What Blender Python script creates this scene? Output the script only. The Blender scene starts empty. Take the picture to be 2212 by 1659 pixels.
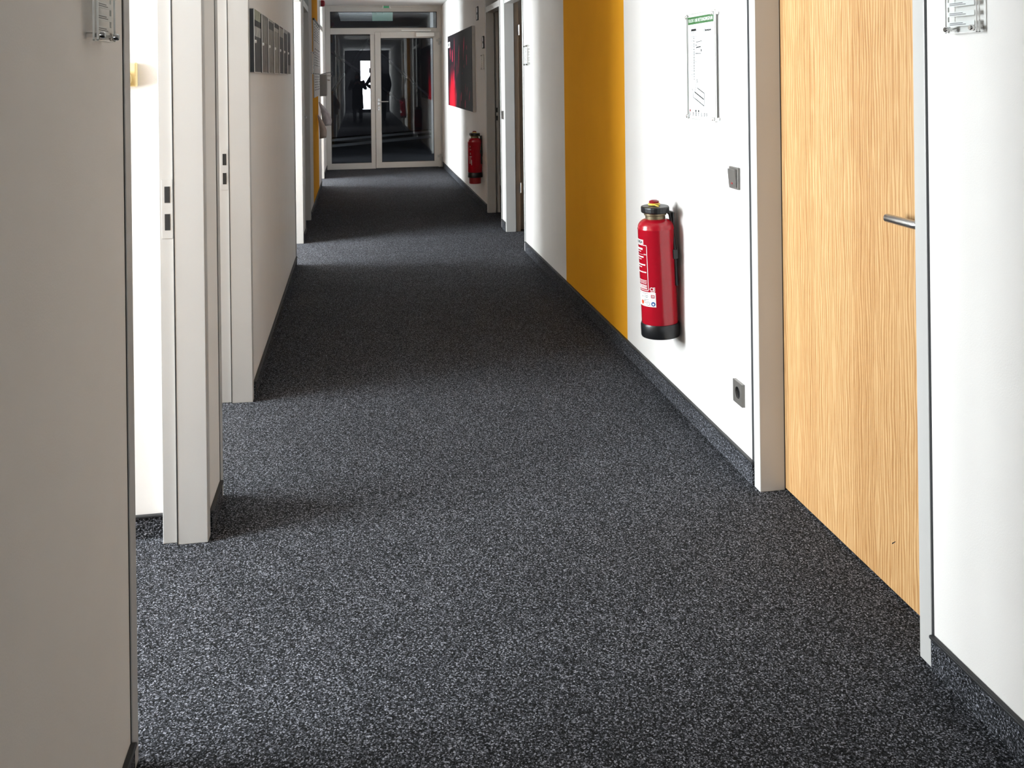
import bpy, math, random
from mathutils import Matrix, Vector
random.seed(7)
S = bpy.context.scene
COL = S.collection
PI = math.pi

# ---------------------------------------------------------------- camera, world, daylight, exposure
YAW, ROLL, CAM_H = math.atan(336 / 2000.0), 0.0122, 1.45
cd = bpy.data.cameras.new('camera'); cam = bpy.data.objects.new('camera', cd); COL.objects.link(cam)
cd.sensor_fit = 'HORIZONTAL'; cd.sensor_width = 36.0; cd.lens = 36.0 * 2000 / 2212
cd.shift_x = 0.0; cd.shift_y = -(829.5 - 164.9) / 2212; cd.clip_start = 0.02; cd.clip_end = 200
_f = Vector((math.sin(YAW), math.cos(YAW), 0)); _r = Vector((math.cos(YAW), -math.sin(YAW), 0)); _u = Vector((0, 0, 1))
_rr = _r * math.cos(ROLL) - _u * math.sin(ROLL); _uu = _u * math.cos(ROLL) + _r * math.sin(ROLL)
cam.matrix_world = Matrix(((_rr.x, _uu.x, -_f.x, 0), (_rr.y, _uu.y, -_f.y, 0), (_rr.z, _uu.z, -_f.z, CAM_H), (0, 0, 0, 1)))
S.camera = cam

w = bpy.data.worlds.new('overcast_sky'); S.world = w; w.use_nodes = True
w.node_tree.nodes['Background'].inputs[0].default_value = (0.80, 0.90, 1.0, 1)
w.node_tree.nodes['Background'].inputs[1].default_value = 6.0

def daylight(name, loc, rot, sx, sz, radiance, col=(0.93, 0.965, 1.0)):
    l = bpy.data.lights.new(name, 'AREA'); l.shape = 'RECTANGLE'; l.size = sx; l.size_y = sz
    l.energy = radiance * PI * sx * sz; l.color = col
    o = bpy.data.objects.new(name, l); COL.objects.link(o); o.location = loc; o.rotation_euler = rot
    o['kind'] = 'helper'
    return o
# windows of the offices on the left: (y0, y1, z0, z1, radiance); the panes are built below
OFFICE_WINDOWS = [(1.8, 3.06, 0.85, 2.45, 58), (3.24, 4.75, 0.85, 2.45, 36), (6.75, 8.40, 0.85, 2.45, 66), (12.0, 14.3, 0.85, 2.45, 55)]
X_OUT = -3.25
for (a, b, z0, z1, L) in OFFICE_WINDOWS:
    daylight('window_daylight', (X_OUT - 0.16, (a + b) / 2, (z0 + z1) / 2), (PI / 2, 0, -PI / 2), b - a, z1 - z0, L)
Y_BACK = -9.6
daylight('back_door_daylight', (0.55, Y_BACK - 0.25, 1.16), (-PI / 2, 0, PI), 0.8, 2.05, 24, (0.95, 0.97, 1.0))

vs = S.view_settings
vs.view_transform = 'Standard'; vs.look = 'None'; vs.gamma = 1.0; vs.use_curve_mapping = False
vs.exposure = 0.85
try:
    S.cycles.max_bounces = 10; S.cycles.diffuse_bounces = 6; S.cycles.transparent_max_bounces = 16
    S.cycles.glossy_bounces = 6; S.cycles.sample_clamp_indirect = 6.0; S.cycles.caustics_reflective = False; S.cycles.caustics_refractive = False
except Exception:
    pass

# ---------------------------------------------------------------- materials
def lin(r, g, b):
    f = lambda c: (c / 12.92 if c <= 0.04045 else ((c + 0.055) / 1.055) ** 2.4)
    return (f(r / 255), f(g / 255), f(b / 255), 1)
def newmat(name):
    m = bpy.data.materials.new(name); m.use_nodes = True
    nt = m.node_tree; return m, nt, nt.nodes['Principled BSDF']
def N(nt, t, **kw):
    n = nt.nodes.new(t)
    for k, v in kw.items():
        if k.startswith('i_'): n.inputs[k[2:].replace('_', ' ')].default_value = v
        else: setattr(n, k, v)
    return n
def ramp(nt, stops):
    r = nt.nodes.new('ShaderNodeValToRGB'); e = r.color_ramp.elements
    while len(e) < len(stops): e.new(0.5)
    for k, (p, c) in enumerate(stops):
        e[k].position = p; e[k].color = c if len(c) == 4 else (*c, 1)
    return r
def plain(name, col, rough=0.5, metal=0.0, noise=0.0, nscale=40, bump=0.0, bscale=300, coat=0.0, spec=0.5):
    m, nt, p = newmat(name)
    p.inputs['Base Color'].default_value = col; p.inputs['Roughness'].default_value = rough; p.inputs['Metallic'].default_value = metal
    p.inputs['Coat Weight'].default_value = coat; p.inputs['Specular IOR Level'].default_value = spec
    tc = N(nt, 'ShaderNodeTexCoord')
    if noise > 0:
        n = N(nt, 'ShaderNodeTexNoise', i_Scale=nscale, i_Detail=4.0); nt.links.new(tc.outputs['Object'], n.inputs['Vector'])
        r = ramp(nt, [(0.3, tuple(c * (1 - noise) for c in col[:3])), (0.7, tuple(min(1, c * (1 + noise)) for c in col[:3]))])
        nt.links.new(n.outputs['Fac'], r.inputs['Fac']); nt.links.new(r.outputs['Color'], p.inputs['Base Color'])
    if bump > 0:
        n2 = N(nt, 'ShaderNodeTexNoise', i_Scale=bscale, i_Detail=3.0); nt.links.new(tc.outputs['Object'], n2.inputs['Vector'])
        b = N(nt, 'ShaderNodeBump', i_Strength=bump, i_Distance=0.002); nt.links.new(n2.outputs['Fac'], b.inputs['Height'])
        nt.links.new(b.outputs['Normal'], p.inputs['Normal'])
    return m
def carpet(name):
    m, nt, p = newmat(name)
    tc = N(nt, 'ShaderNodeTexCoord')
    v = N(nt, 'ShaderNodeTexVoronoi', i_Scale=330.0, i_Randomness=1.0); nt.links.new(tc.outputs['Object'], v.inputs['Vector'])
    sep = N(nt, 'ShaderNodeSeparateColor'); nt.links.new(v.outputs['Color'], sep.inputs['Color'])
    n = N(nt, 'ShaderNodeTexNoise', i_Scale=160.0, i_Detail=3.0, i_Roughness=0.7); nt.links.new(tc.outputs['Object'], n.inputs['Vector'])
    mx = N(nt, 'ShaderNodeMath', operation='MULTIPLY_ADD'); mx.inputs[1].default_value = 0.9
    nt.links.new(sep.outputs['Red'], mx.inputs[0])
    n_off = N(nt, 'ShaderNodeMath', operation='MULTIPLY_ADD'); n_off.inputs[1].default_value = 1.1; n_off.inputs[2].default_value = -0.52
    nt.links.new(n.outputs['Fac'], n_off.inputs[0]); nt.links.new(n_off.outputs[0], mx.inputs[2])
    r = ramp(nt, [(0.12, (0.004, 0.004, 0.004)), (0.50, (0.0195, 0.020, 0.0227)), (0.76, (0.080, 0.082, 0.094)), (1.0, (0.33, 0.335, 0.375))])
    nt.links.new(mx.outputs[0], r.inputs['Fac'])
    big = N(nt, 'ShaderNodeTexNoise', i_Scale=3.0, i_Detail=3.0); nt.links.new(tc.outputs['Object'], big.inputs['Vector'])
    rb = ramp(nt, [(0.3, (0.86, 0.86, 0.86)), (0.7, (1.0, 1.0, 1.0))]); nt.links.new(big.outputs['Fac'], rb.inputs['Fac'])
    mul = N(nt, 'ShaderNodeMix', data_type='RGBA', blend_type='MULTIPLY'); mul.inputs['Factor'].default_value = 1.0
    nt.links.new(r.outputs['Color'], mul.inputs['A']); nt.links.new(rb.outputs['Color'], mul.inputs['B'])
    nt.links.new(mul.outputs['Result'], p.inputs['Base Color'])
    b = N(nt, 'ShaderNodeBump', i_Strength=0.5, i_Distance=0.003); nt.links.new(mx.outputs[0], b.inputs['Height']); nt.links.new(b.outputs['Normal'], p.inputs['Normal'])
    p.inputs['Roughness'].default_value = 0.95; p.inputs['Specular IOR Level'].default_value = 0.1
    return m
def veneer(name):
    m, nt, p = newmat(name)
    tc = N(nt, 'ShaderNodeTexCoord'); sp = N(nt, 'ShaderNodeSeparateXYZ'); nt.links.new(tc.outputs['Object'], sp.inputs[0])
    # veneer leaves about 12 cm wide, book matched, each with its own tone
    d = N(nt, 'ShaderNodeMath', operation='MULTIPLY'); d.inputs[1].default_value = 1 / 0.118; nt.links.new(sp.outputs['X'], d.inputs[0])
    fl = N(nt, 'ShaderNodeMath', operation='FLOOR'); nt.links.new(d.outputs[0], fl.inputs[0])
    wn = N(nt, 'ShaderNodeTexWhiteNoise', noise_dimensions='1D'); nt.links.new(fl.outputs[0], wn.inputs['W'])
    pp = N(nt, 'ShaderNodeMath', operation='PINGPONG'); pp.inputs[1].default_value = 0.118; nt.links.new(sp.outputs['X'], pp.inputs[0])
    cb = N(nt, 'ShaderNodeCombineXYZ'); nt.links.new(pp.outputs[0], cb.inputs[0]); nt.links.new(sp.outputs['Z'], cb.inputs[2])
    mp = N(nt, 'ShaderNodeMapping'); mp.inputs['Scale'].default_value = (1.0, 1.0, 0.10); nt.links.new(cb.outputs[0], mp.inputs['Vector'])
    wv = N(nt, 'ShaderNodeTexWave', wave_type='BANDS', bands_direction='X', i_Scale=26.0, i_Distortion=9.0, i_Detail=2.0)
    wv.inputs['Detail Scale'].default_value = 1.2; nt.links.new(mp.outputs[0], wv.inputs['Vector'])
    mp2 = N(nt, 'ShaderNodeMapping'); mp2.inputs['Scale'].default_value = (1.0, 1.0, 0.025); nt.links.new(tc.outputs['Object'], mp2.inputs['Vector'])
    fn = N(nt, 'ShaderNodeTexNoise', i_Scale=420.0, i_Detail=4.0, i_Roughness=0.65); nt.links.new(mp2.outputs[0], fn.inputs['Vector'])
    a = N(nt, 'ShaderNodeMath', operation='MULTIPLY_ADD'); a.inputs[1].default_value = 0.36; nt.links.new(wv.outputs['Fac'], a.inputs[0])
    b = N(nt, 'ShaderNodeMath', operation='MULTIPLY_ADD'); b.inputs[1].default_value = 0.60; b.inputs[2].default_value = 0.02; nt.links.new(fn.outputs['Fac'], b.inputs[0])
    nt.links.new(b.outputs[0], a.inputs[2])
    c = N(nt, 'ShaderNodeMath', operation='MULTIPLY_ADD'); c.inputs[1].default_value = 0.10; nt.links.new(wn.outputs['Value'], c.inputs[0]); nt.links.new(a.outputs[0], c.inputs[2])
    r = ramp(nt, [(0.15, lin(132, 90, 50)), (0.5, lin(166, 125, 80)), (0.85, lin(190, 157, 112))]); nt.links.new(c.outputs[0], r.inputs['Fac'])
    nt.links.new(r.outputs['Color'], p.inputs['Base Color']); p.inputs['Roughness'].default_value = 0.42; p.inputs['Coat Weight'].default_value = 0.1
    return m
def glass(name, tint=(0.93, 0.96, 0.95, 1), refl=1.0, rough=0.0):
    m, nt, p = newmat(name); nt.nodes.remove(p)
    out = [n for n in nt.nodes if n.type == 'OUTPUT_MATERIAL'][0]
    t = N(nt, 'ShaderNodeBsdfTransparent'); t.inputs[0].default_value = tint
    g = N(nt, 'ShaderNodeBsdfGlossy'); g.inputs['Roughness'].default_value = rough; g.inputs['Color'].default_value = (1, 1, 1, 1)
    fr = N(nt, 'ShaderNodeFresnel'); geo = N(nt, 'ShaderNodeNewGeometry'); io = N(nt, 'ShaderNodeMapRange'); io.inputs['To Min'].default_value = 1.52; io.inputs['To Max'].default_value = 1 / 1.52
    nt.links.new(geo.outputs['Backfacing'], io.inputs['Value']); nt.links.new(io.outputs[0], fr.inputs['IOR'])
    mu = N(nt, 'ShaderNodeMath', operation='MULTIPLY'); mu.inputs[1].default_value = refl; mu.use_clamp = True; nt.links.new(fr.outputs[0], mu.inputs[0])
    mix = N(nt, 'ShaderNodeMixShader'); nt.links.new(mu.outputs[0], mix.inputs[0]); nt.links.new(t.outputs[0], mix.inputs[1]); nt.links.new(g.outputs[0], mix.inputs[2])
    nt.links.new(mix.outputs[0], out.inputs[0]); return m
def emit(name, col, s):
    m, nt, p = newmat(name); p.inputs['Base Color'].default_value = (0, 0, 0, 1)
    p.inputs['Emission Color'].default_value = col; p.inputs['Emission Strength'].default_value = s; return m

M = {}
M['wall'] = plain('white_wall_paint', (0.69, 0.665, 0.64, 1), 0.85, noise=0.012, nscale=6, bump=0.12, bscale=260, spec=0.2)
M['ochre'] = plain('ochre_wall_paint', (0.74, 0.335, 0.020, 1), 0.9, noise=0.015, nscale=6, bump=0.12, bscale=260, spec=0.05)
M['ceiling'] = plain('white_ceiling_paint', (0.70, 0.69, 0.68, 1), 0.9, noise=0.01, bump=0.1)
M['carpet'] = carpet('anthracite_needle_felt')
M['cap'] = plain('black_rubber_edging', (0.012, 0.012, 0.013, 1), 0.5, bump=0.05)
M['frame'] = plain('light_grey_frame_lacquer', (0.44, 0.43, 0.415, 1), 0.38, noise=0.02, nscale=3, bump=0.03, bscale=500)
M['groove'] = plain('dark_joint', (0.015, 0.015, 0.016, 1), 0.8, noise=0.05)
M['void'] = plain('strike_hole_black', (0.006, 0.005, 0.004, 1), 0.7, noise=0.05)
M['veneer'] = veneer('maple_veneer')
M['alu'] = plain('warm_grey_aluminium_frame', (0.56, 0.54, 0.51, 1), 0.42, noise=0.02, nscale=5, bump=0.02)
M['steel'] = plain('brushed_steel', (0.55, 0.54, 0.53, 1), 0.28, 1.0, noise=0.05, nscale=90)
M['chrome'] = plain('polished_chrome', (0.75, 0.74, 0.73, 1), 0.12, 1.0, noise=0.02)
M['satin'] = plain('bronze_grey_plastic', (0.13, 0.12, 0.11, 1), 0.32, 0.35, noise=0.02)
M['dark_plastic'] = plain('dark_grey_plastic', (0.03, 0.03, 0.03, 1), 0.4, noise=0.04)
M['black'] = plain('black_plastic', (0.006, 0.006, 0.007, 1), 0.35, noise=0.04)
M['red'] = plain('fire_red_lacquer', (0.36, 0.004, 0.014, 1), 0.22, noise=0.02, coat=0.15)
M['red_dark'] = plain('dark_red_plastic', (0.25, 0.005, 0.012, 1), 0.3, noise=0.03)
M['brass'] = plain('dull_brass', (0.20, 0.16, 0.10, 1), 0.4, 0.8, noise=0.05)
M['yellow'] = plain('yellow_plastic', (0.75, 0.55, 0.08, 1), 0.4, noise=0.03)
M['white_print'] = plain('white_print', (0.82, 0.82, 0.80, 1), 0.6, noise=0.01)
M['black_print'] = plain('black_print', (0.008, 0.008, 0.008, 1), 0.8, noise=0.02, spec=0.1)
M['grey_print'] = plain('grey_print', (0.16, 0.16, 0.16, 1), 0.7, noise=0.02, spec=0.2)
M['green_print'] = plain('green_print', lin(34, 86, 32), 0.7, noise=0.25, nscale=8)
M['blue_print'] = plain('blue_print', lin(30, 80, 140), 0.6, noise=0.02)
M['orange_print'] = plain('orange_print', lin(205, 70, 30), 0.6, noise=0.02)
M['paper'] = plain('white_paper', (0.66, 0.66, 0.645, 1), 0.8, noise=0.02, nscale=10)
M['acrylic'] = glass('clear_acrylic', (0.985, 0.99, 0.99, 1), 0.12)
M['acrylic_edge'] = plain('acrylic_edge', (0.80, 0.80, 0.77, 1), 0.35, noise=0.03)
M['glass'] = glass('door_glass', (0.80, 0.82, 0.84, 1), 1.1)
M['window_glass'] = glass('window_glass', (0.95, 0.97, 0.97, 1), 1.0)
M['cream'] = plain('cream_plastic', lin(226, 205, 150), 0.5, noise=0.02)
M['grey_box'] = plain('grey_painted_metal', (0.30, 0.29, 0.27, 1), 0.5, noise=0.03)
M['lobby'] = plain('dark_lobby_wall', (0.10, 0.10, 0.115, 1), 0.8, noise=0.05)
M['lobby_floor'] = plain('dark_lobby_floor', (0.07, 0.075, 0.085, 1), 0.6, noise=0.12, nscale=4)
M['pale_metal'] = plain('pale_painted_metal', (0.45, 0.47, 0.49, 1), 0.4, noise=0.03)
M['dark_steel'] = plain('dark_steel', (0.03, 0.03, 0.04, 1), 0.5, noise=0.05)
M['green_glass'] = plain('green_acrylic', lin(112, 130, 116), 0.2, noise=0.04)

# ---------------------------------------------------------------- mesh helpers
class MB:
    def __init__(s): s.v = []; s.f = []; s.m = []
    def add(s, v, f, mi=0):
        o = len(s.v); s.v += [tuple(p) for p in v]; s.f += [tuple(i + o for i in q) for q in f]; s.m += [mi] * len(f); return s
    def box(s, x0, x1, y0, y1, z0, z1, mi=0):
        x0, x1 = sorted((x0, x1)); y0, y1 = sorted((y0, y1)); z0, z1 = sorted((z0, z1))
        return s.add([(x0, y0, z0), (x1, y0, z0), (x1, y1, z0), (x0, y1, z0), (x0, y0, z1), (x1, y0, z1), (x1, y1, z1), (x0, y1, z1)],
                     [(0, 3, 2, 1), (4, 5, 6, 7), (0, 1, 5, 4), (1, 2, 6, 5), (2, 3, 7, 6), (3, 0, 4, 7)], mi)
    def prism(s, pts, z0, z1, mi=0):        # polygon in XY, extruded in Z
        n = len(pts); ar = sum(pts[i][0] * pts[(i + 1) % n][1] - pts[(i + 1) % n][0] * pts[i][1] for i in range(n))
        if ar < 0: pts = pts[::-1]
        v = [(x, y, z0) for x, y in pts] + [(x, y, z1) for x, y in pts]
        f = [tuple(range(n))[::-1], tuple(range(n, 2 * n))] + [(i, (i + 1) % n, n + (i + 1) % n, n + i) for i in range(n)]
        return s.add(v, f, mi)
    def prism_y(s, pts, y0, y1, mi=0):      # polygon in XZ, extruded in Y
        n = len(pts); ar = sum(pts[i][0] * pts[(i + 1) % n][1] - pts[(i + 1) % n][0] * pts[i][1] for i in range(n))
        if ar < 0: pts = pts[::-1]
        v = [(x, y0, z) for x, z in pts] + [(x, y1, z) for x, z in pts]
        f = [tuple(range(n)), tuple(range(n, 2 * n))[::-1]] + [((i + 1) % n, i, n + i, n + (i + 1) % n) for i in range(n)]
        return s.add(v, f, mi)
    def lathe(s, prof, c=(0, 0, 0), n=32, mi=0, axis='z'):   # prof: (r, h) from low to high
        o = []; f = []
        for (r, h) in prof:
            for k in range(n):
                a = 2 * PI * k / n
                if axis == 'z': p = (c[0] + r * math.cos(a), c[1] + r * math.sin(a), c[2] + h)
                elif axis == 'y': p = (c[0] + r * math.cos(a), c[1] - h, c[2] + r * math.sin(a))
                else: p = (c[0] + h, c[1] + r * math.cos(a), c[2] + r * math.sin(a))
                o.append(p)
        for i in range(len(prof) - 1):
            for k in range(n):
                f.append((i * n + k, i * n + (k + 1) % n, (i + 1) * n + (k + 1) % n, (i + 1) * n + k))
        f.append(tuple(range(n))[::-1]); f.append(tuple((len(prof) - 1) * n + k for k in range(n)))
        return s.add(o, f, mi)
    def tube(s, pts, r, n=10, mi=0, flat=1.0):
        pts = [Vector(p) for p in pts]; o = []; f = []; up = Vector((0.13, 0.37, 0.92)).normalized()
        for i, p in enumerate(pts):
            t = (pts[min(i + 1, len(pts) - 1)] - pts[max(i - 1, 0)]).normalized()
            a = t.cross(up)
            if a.length < 1e-4: a = t.cross(Vector((1, 0, 0)))
            a.normalize(); b = t.cross(a); rr = r[i] if isinstance(r, (list, tuple)) else r
            for k in range(n):
                q = p + a * rr * math.cos(2 * PI * k / n) + b * rr * flat * math.sin(2 * PI * k / n); o.append(tuple(q))
        for i in range(len(pts) - 1):
            for k in range(n): f.append((i * n + k, i * n + (k + 1) % n, (i + 1) * n + (k + 1) % n, (i + 1) * n + k))
        f.append(tuple(range(n))[::-1]); f.append(tuple((len(pts) - 1) * n + k for k in range(n)))
        return s.add(o, f, mi)
    def loft(s, rings, mi=0, close=True):
        n = len(rings[0]); o = [p for r in rings for p in r]; f = []
        for i in range(len(rings) - 1):
            for k in range(n): f.append((i * n + k, i * n + (k + 1) % n, (i + 1) * n + (k + 1) % n, (i + 1) * n + k))
        if close: f.append(tuple(range(n))[::-1]); f.append(tuple((len(rings) - 1) * n + k for k in range(n)))
        return s.add(o, f, mi)
    def build(s, name, mats, parent=None, bevel=0.0, smooth=False, loc=None, seg=2):
        me = bpy.data.meshes.new(name); me.from_pydata(s.v, [], s.f)
        if not isinstance(mats, (list, tuple)): mats = [mats]
        for m in mats: me.materials.append(M[m] if isinstance(m, str) else m)
        for p, mi in zip(me.polygons, s.m): p.material_index = mi; p.use_smooth = smooth
        me.update()
        o = bpy.data.objects.new(name, me); COL.objects.link(o)
        if parent: o.parent = parent
        if loc: o.location = loc
        if smooth:
            try: me.set_sharp_from_angle(angle=math.radians(40))
            except Exception: pass
        if bevel > 0:
            b = o.modifiers.new('bevel', 'BEVEL'); b.width = bevel; b.segments = seg; b.limit_method = 'ANGLE'; b.angle_limit = math.radians(50)
            b.harden_normals = False
        return o
def tag(o, label, cat, group=None, kind=None):
    o['label'] = label; o['category'] = cat
    if group: o['group'] = group
    if kind: o['kind'] = kind
    return o
def root(name, loc, rz=0.0, label=None, cat=None, group=None, kind=None, rx=0.0, ry=0.0):
    o = bpy.data.objects.new(name, None); COL.objects.link(o); o.empty_display_size = 0.05
    o.location = loc; o.rotation_euler = (rx, ry, rz)
    if label: tag(o, label, cat, group, kind)
    return o
FONT = {}
def text_mesh(txt, size, depth=0.0003, align='LEFT', bold=0.0, xs=1.0):
    c = bpy.data.curves.new('text', 'FONT'); c.body = txt; c.size = size; c.extrude = depth; c.align_x = align; c.offset = bold; c.resolution_u = 2
    o = bpy.data.objects.new('text', c); COL.objects.link(o)
    dg = bpy.context.evaluated_depsgraph_get(); me = bpy.data.meshes.new_from_object(o.evaluated_get(dg))
    v = [(p.co.x * xs, p.co.y, p.co.z) for p in me.vertices]; f = [tuple(p.vertices) for p in me.polygons]
    bpy.data.objects.remove(o); bpy.data.curves.remove(c); bpy.data.meshes.remove(me)
    return v, f
def put_text(mb, txt, x, z, size, y=0.0, align='LEFT', bold=0.0, xs=1.0, wrap=None, mi=0):
    v, f = text_mesh(txt, size, 0.0002, align, bold, xs)
    if wrap:   # wrap = radius: bend round a vertical cylinder, front at -y
        o = [(wrap_pt(x + a, b + z, wrap + 0.0004 + c)) for a, b, c in v]
    else:
        o = [(x + a, y - c, z + b) for a, b, c in v]
    mb.add(o, f, mi)
def wrap_pt(x, z, r, R0=0.078):
    a = x / R0
    return (r * math.sin(a), -r * math.cos(a), z)
RW = -PI / 2      # things on the right wall: local x = towards the camera, -y = out of the wall
LW = PI / 2       # things on the left wall: local x = away from the camera, -y = out of the wall

# ---------------------------------------------------------------- the room
XL, XR, T, ZC, YE = -0.48, 1.365, 0.13, 2.61, 14.99
MB().box(-5.6, 6.0, -10.6, 15.05, -0.12, 0.0).build('floor', 'carpet')
MB().box(-5.6, 6.0, -10.6, 15.05, ZC, ZC + 0.12).build('ceiling', 'ceiling')
tag(bpy.data.objects['floor'], 'speckled anthracite carpet covering the corridor floor', 'floor', kind='structure')
tag(bpy.data.objects['ceiling'], 'plain white corridor ceiling above the glazed end door', 'ceiling', kind='structure')
LD = [(2.085, 3.025), (3.36, 4.30), (7.405, 8.345), (8.76, 9.70), (12.74, 13.68)]
RD = [(2.10, 3.02), (7.58, 8.515), (8.82, 9.757)]
def wall_segs(doors, a, b):
    e = [a]
    for y0, y1 in doors: e += [y0 - 0.035, y1 + 0.035]
    e.append(b); return [(e[i], e[i + 1]) for i in range(0, len(e), 2)]
def wall(name, x0, x1, doors, stripe, label):
    mb = MB()
    for a, b in wall_segs(doors, Y_BACK, YE + 0.06):
        cuts = [a] + [c for c in stripe if a < c < b] + [b]
        for p, q in zip(cuts, cuts[1:]):
            mb.box(x0, x1, p, q, 0, ZC, 1 if (p >= stripe[0] - 1e-4 and q <= stripe[1] + 1e-4) else 0)
    o = mb.build(name, ['wall', 'ochre']); tag(o, label, 'wall', kind='structure')
wall('wall_left', XL - T, XL, LD, (10.46, 11.97), 'white painted left corridor wall with open office doorways')
wall('wall_right', XR, XR + T, RD, (4.62, 6.03), 'white painted right corridor wall with a broad ochre stripe')

def baseboard(name, wx, out, segs, h, label):
    r = root(name, (0, 0, 0), label=label, cat='baseboard', kind='structure')
    for a, b in segs:
        MB().box(wx, wx + out * 0.009, a, b, 0, h).build('carpet_strip', 'carpet', r)
        MB().box(wx, wx + out * 0.014, a - 0.002, b + 0.002, h, h + 0.009).build('cap_rail', 'cap', r, 0.003)
def base_segs(doors): return [(a + (0.018 if a > Y_BACK + 1 else 0), b - (0.018 if b < YE else 0.07)) for a, b in wall_segs(doors, Y_BACK, YE)]
baseboard('baseboard_left', XL, 1, base_segs(LD), 0.066, 'carpet skirting strip with black cap along the left wall')
baseboard('baseboard_right', XR, -1, base_segs(RD), 0.076, 'carpet skirting strip with black cap along the right wall')

# ---------------------------------------------------------------- door frames and doors
def door_frame(n, side, y0, y1, label, strike=None):
    """steel frame: two jambs, crossbar, head, light above; side -1 = left wall, +1 = right wall"""
    wx = XL if side < 0 else XR
    r = root('door_%d' % n, (wx, (y0 + y1) / 2, 0), label=label, cat='door', kind='structure')
    cy = (y0 + y1) / 2; hw = (y1 - y0) / 2
    P = [(-0.004, 0), (0.088, 0), (0.088, 0.015), (0.134, 0.015), (0.134, 0.06), (0.130, 0.06), (0.130, 0.034), (0.0, 0.034), (0.0, 0.048), (-0.004, 0.048)]
    for e in (-1, 1):
        MB().prism([(side * u, e * (hw + v)) for u, v in P], 0, ZC - 0.003).build('jamb', 'frame', r, 0.0025)
        MB().box(side * -0.0012, side * 0.0, e * (hw + 0.048), e * (hw + (0.051 if side < 0 else 0.054 if e < 0 else 0.070)), 0.0, ZC - 0.003).build('joint', 'groove', r)
        MB().box(side * 0.086, side * 0.0895, e * (hw - 0.0005), e * (hw + 0.004), 0.0, 2.13).build('gasket', 'groove', r)
    MB().box(side * 0.0, side * 0.088, -hw, hw, 2.13, 2.19).build('crossbar', 'frame', r, 0.002)
    MB().box(side * 0.0, side * 0.13, -hw, hw, 2.545, ZC - 0.003).build('head', 'frame', r, 0.002)
    MB().box(side * 0.06, side * 0.066, -hw, hw, 2.19, 2.545).build('transom_pane', 'window_glass', r)
    if strike is not None:
        e = strike   # which jamb carries the strike openings
        sp = MB().box(side * 0.094, side * 0.126, e * (hw + 0.0135), e * (hw + 0.0155), 0.955, 1.14).build('strike_plate', 'frame', r, 0.0005)
        for z0 in (0.981, 1.067):
            MB().box(side * 0.101, side * 0.117, e * (hw + 0.0128), e * (hw + 0.0136), z0, z0 + 0.051).build('latch_hole', 'void', sp)
    return r, hw
def leaf(r, side, hw, hinge, angle, handle=True, mat='veneer'):
    """door leaf hinged at jamb `hinge` (-1 near, +1 far), swung by angle into the room"""
    W = 2 * hw + 0.022
    mb = MB().box(0, W, 0, 0.040, 0.007, 2.128)
    o = mb.build('door_leaf', mat, r, 0.0015)
    # closed: local x runs along the wall away from the hinge, local y into the room
    sx = -hinge
    # local x -> (0, sx), local y -> (side, 0)
    R = Matrix(((0, side, 0), (sx, 0, 0), (0, 0, 1)))
    if R.determinant() < 0:
        me = o.data; me.flip_normals()
    T0 = Matrix.Translation((side * 0.0895, hinge * (hw + 0.011), 0))
    pv = 0.09 if abs(angle) > 0.1 else 0.046
    turn = Matrix.Translation((0, pv, 0)) @ Matrix.Rotation(angle, 4, 'Z') @ Matrix.Translation((0, -0.046, 0))
    o.matrix_local = T0 @ R.to_4x4() @ turn
    if handle:
        for s, y in ((-1, 0.0), (1, 0.040)):
            hb = MB(); hx = W - 0.065
            hb.lathe([(0.0255, 0), (0.0255, 0.006), (0.023, 0.008)], (hx, y, 1.058), 24, axis='y') if s < 0 else hb.lathe([(0.023, -0.008), (0.0255, -0.006), (0.0255, 0)], (hx, y, 1.058), 24, axis='y')
            yo = y + s * 0.055
            hb.tube([(hx, y, 1.058), (hx, y + s * 0.045, 1.058), (hx - 0.004, y + s * 0.052, 1.058), (hx - 0.012, yo, 1.058), (hx - 0.13, yo, 1.058), (hx - 0.134, yo, 1.058)], [0.0115, 0.0115, 0.0115, 0.0115, 0.0115, 0.008], 14)
            h = hb.build('lever_handle', 'steel', o, smooth=True)
            eb = MB().lathe([(0.0255, 0), (0.0255, 0.006), (0.02, 0.008)], (hx, y, 0.965), 24, axis='y') if s < 0 else MB().lathe([(0.02, -0.008), (0.0255, -0.006), (0.0255, 0)], (hx, y, 0.965), 24, axis='y')
            eb.build('key_rosette', 'steel', o, smooth=True)
    return o
def hinges(r, side, hw, e):
    for z in (0.36, 1.835):
        mb = MB().lathe([(0.008, 0), (0.008, 0.095)], (side * 0.142, e * (hw + 0.012), z), 12)
        mb.box(side * 0.128, side * 0.142, e * (hw + 0.010), e * (hw + 0.0145), z + 0.003, z + 0.092)
        mb.build('hinge', 'steel', r, smooth=False)
ld_labels = ['light grey steel frame of nearest open doorway in view on the left', 'light grey steel frame of second open doorway on the left wall',
             'brightly lit open doorway on left, just beyond the row of display panels', 'closed door in dark grey recess on the left, before ochre stripe',
             'farthest left doorway, bright and open, next to the glazed end door']
for i, (y0, y1) in enumerate(LD):
    r, hw = door_frame(i + 1, -1, y0, y1, ld_labels[i], 1)
    if i == 3: leaf(r, -1, hw, -1, 0.0)
    else: leaf(r, -1, hw, -1, math.radians(92)); hinges(r, -1, hw, -1)
rA, hA = door_frame(6, 1, *RD[0], 'closed maple veneer door with steel lever handle on the right wall')
lfA = leaf(rA, 1, hA, 1, 0.0)
sc = MB().prism_y([(0.0, 0), (0.003, 0.002), (0.016, 0.013), (0.018, 0.017), (0.010, 0.011), (0.002, 0.005)], -0.0006, 0.0)
o = sc.build('scuff_mark', 'void', lfA); o.location = (0.662, 0, 0.135)
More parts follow.
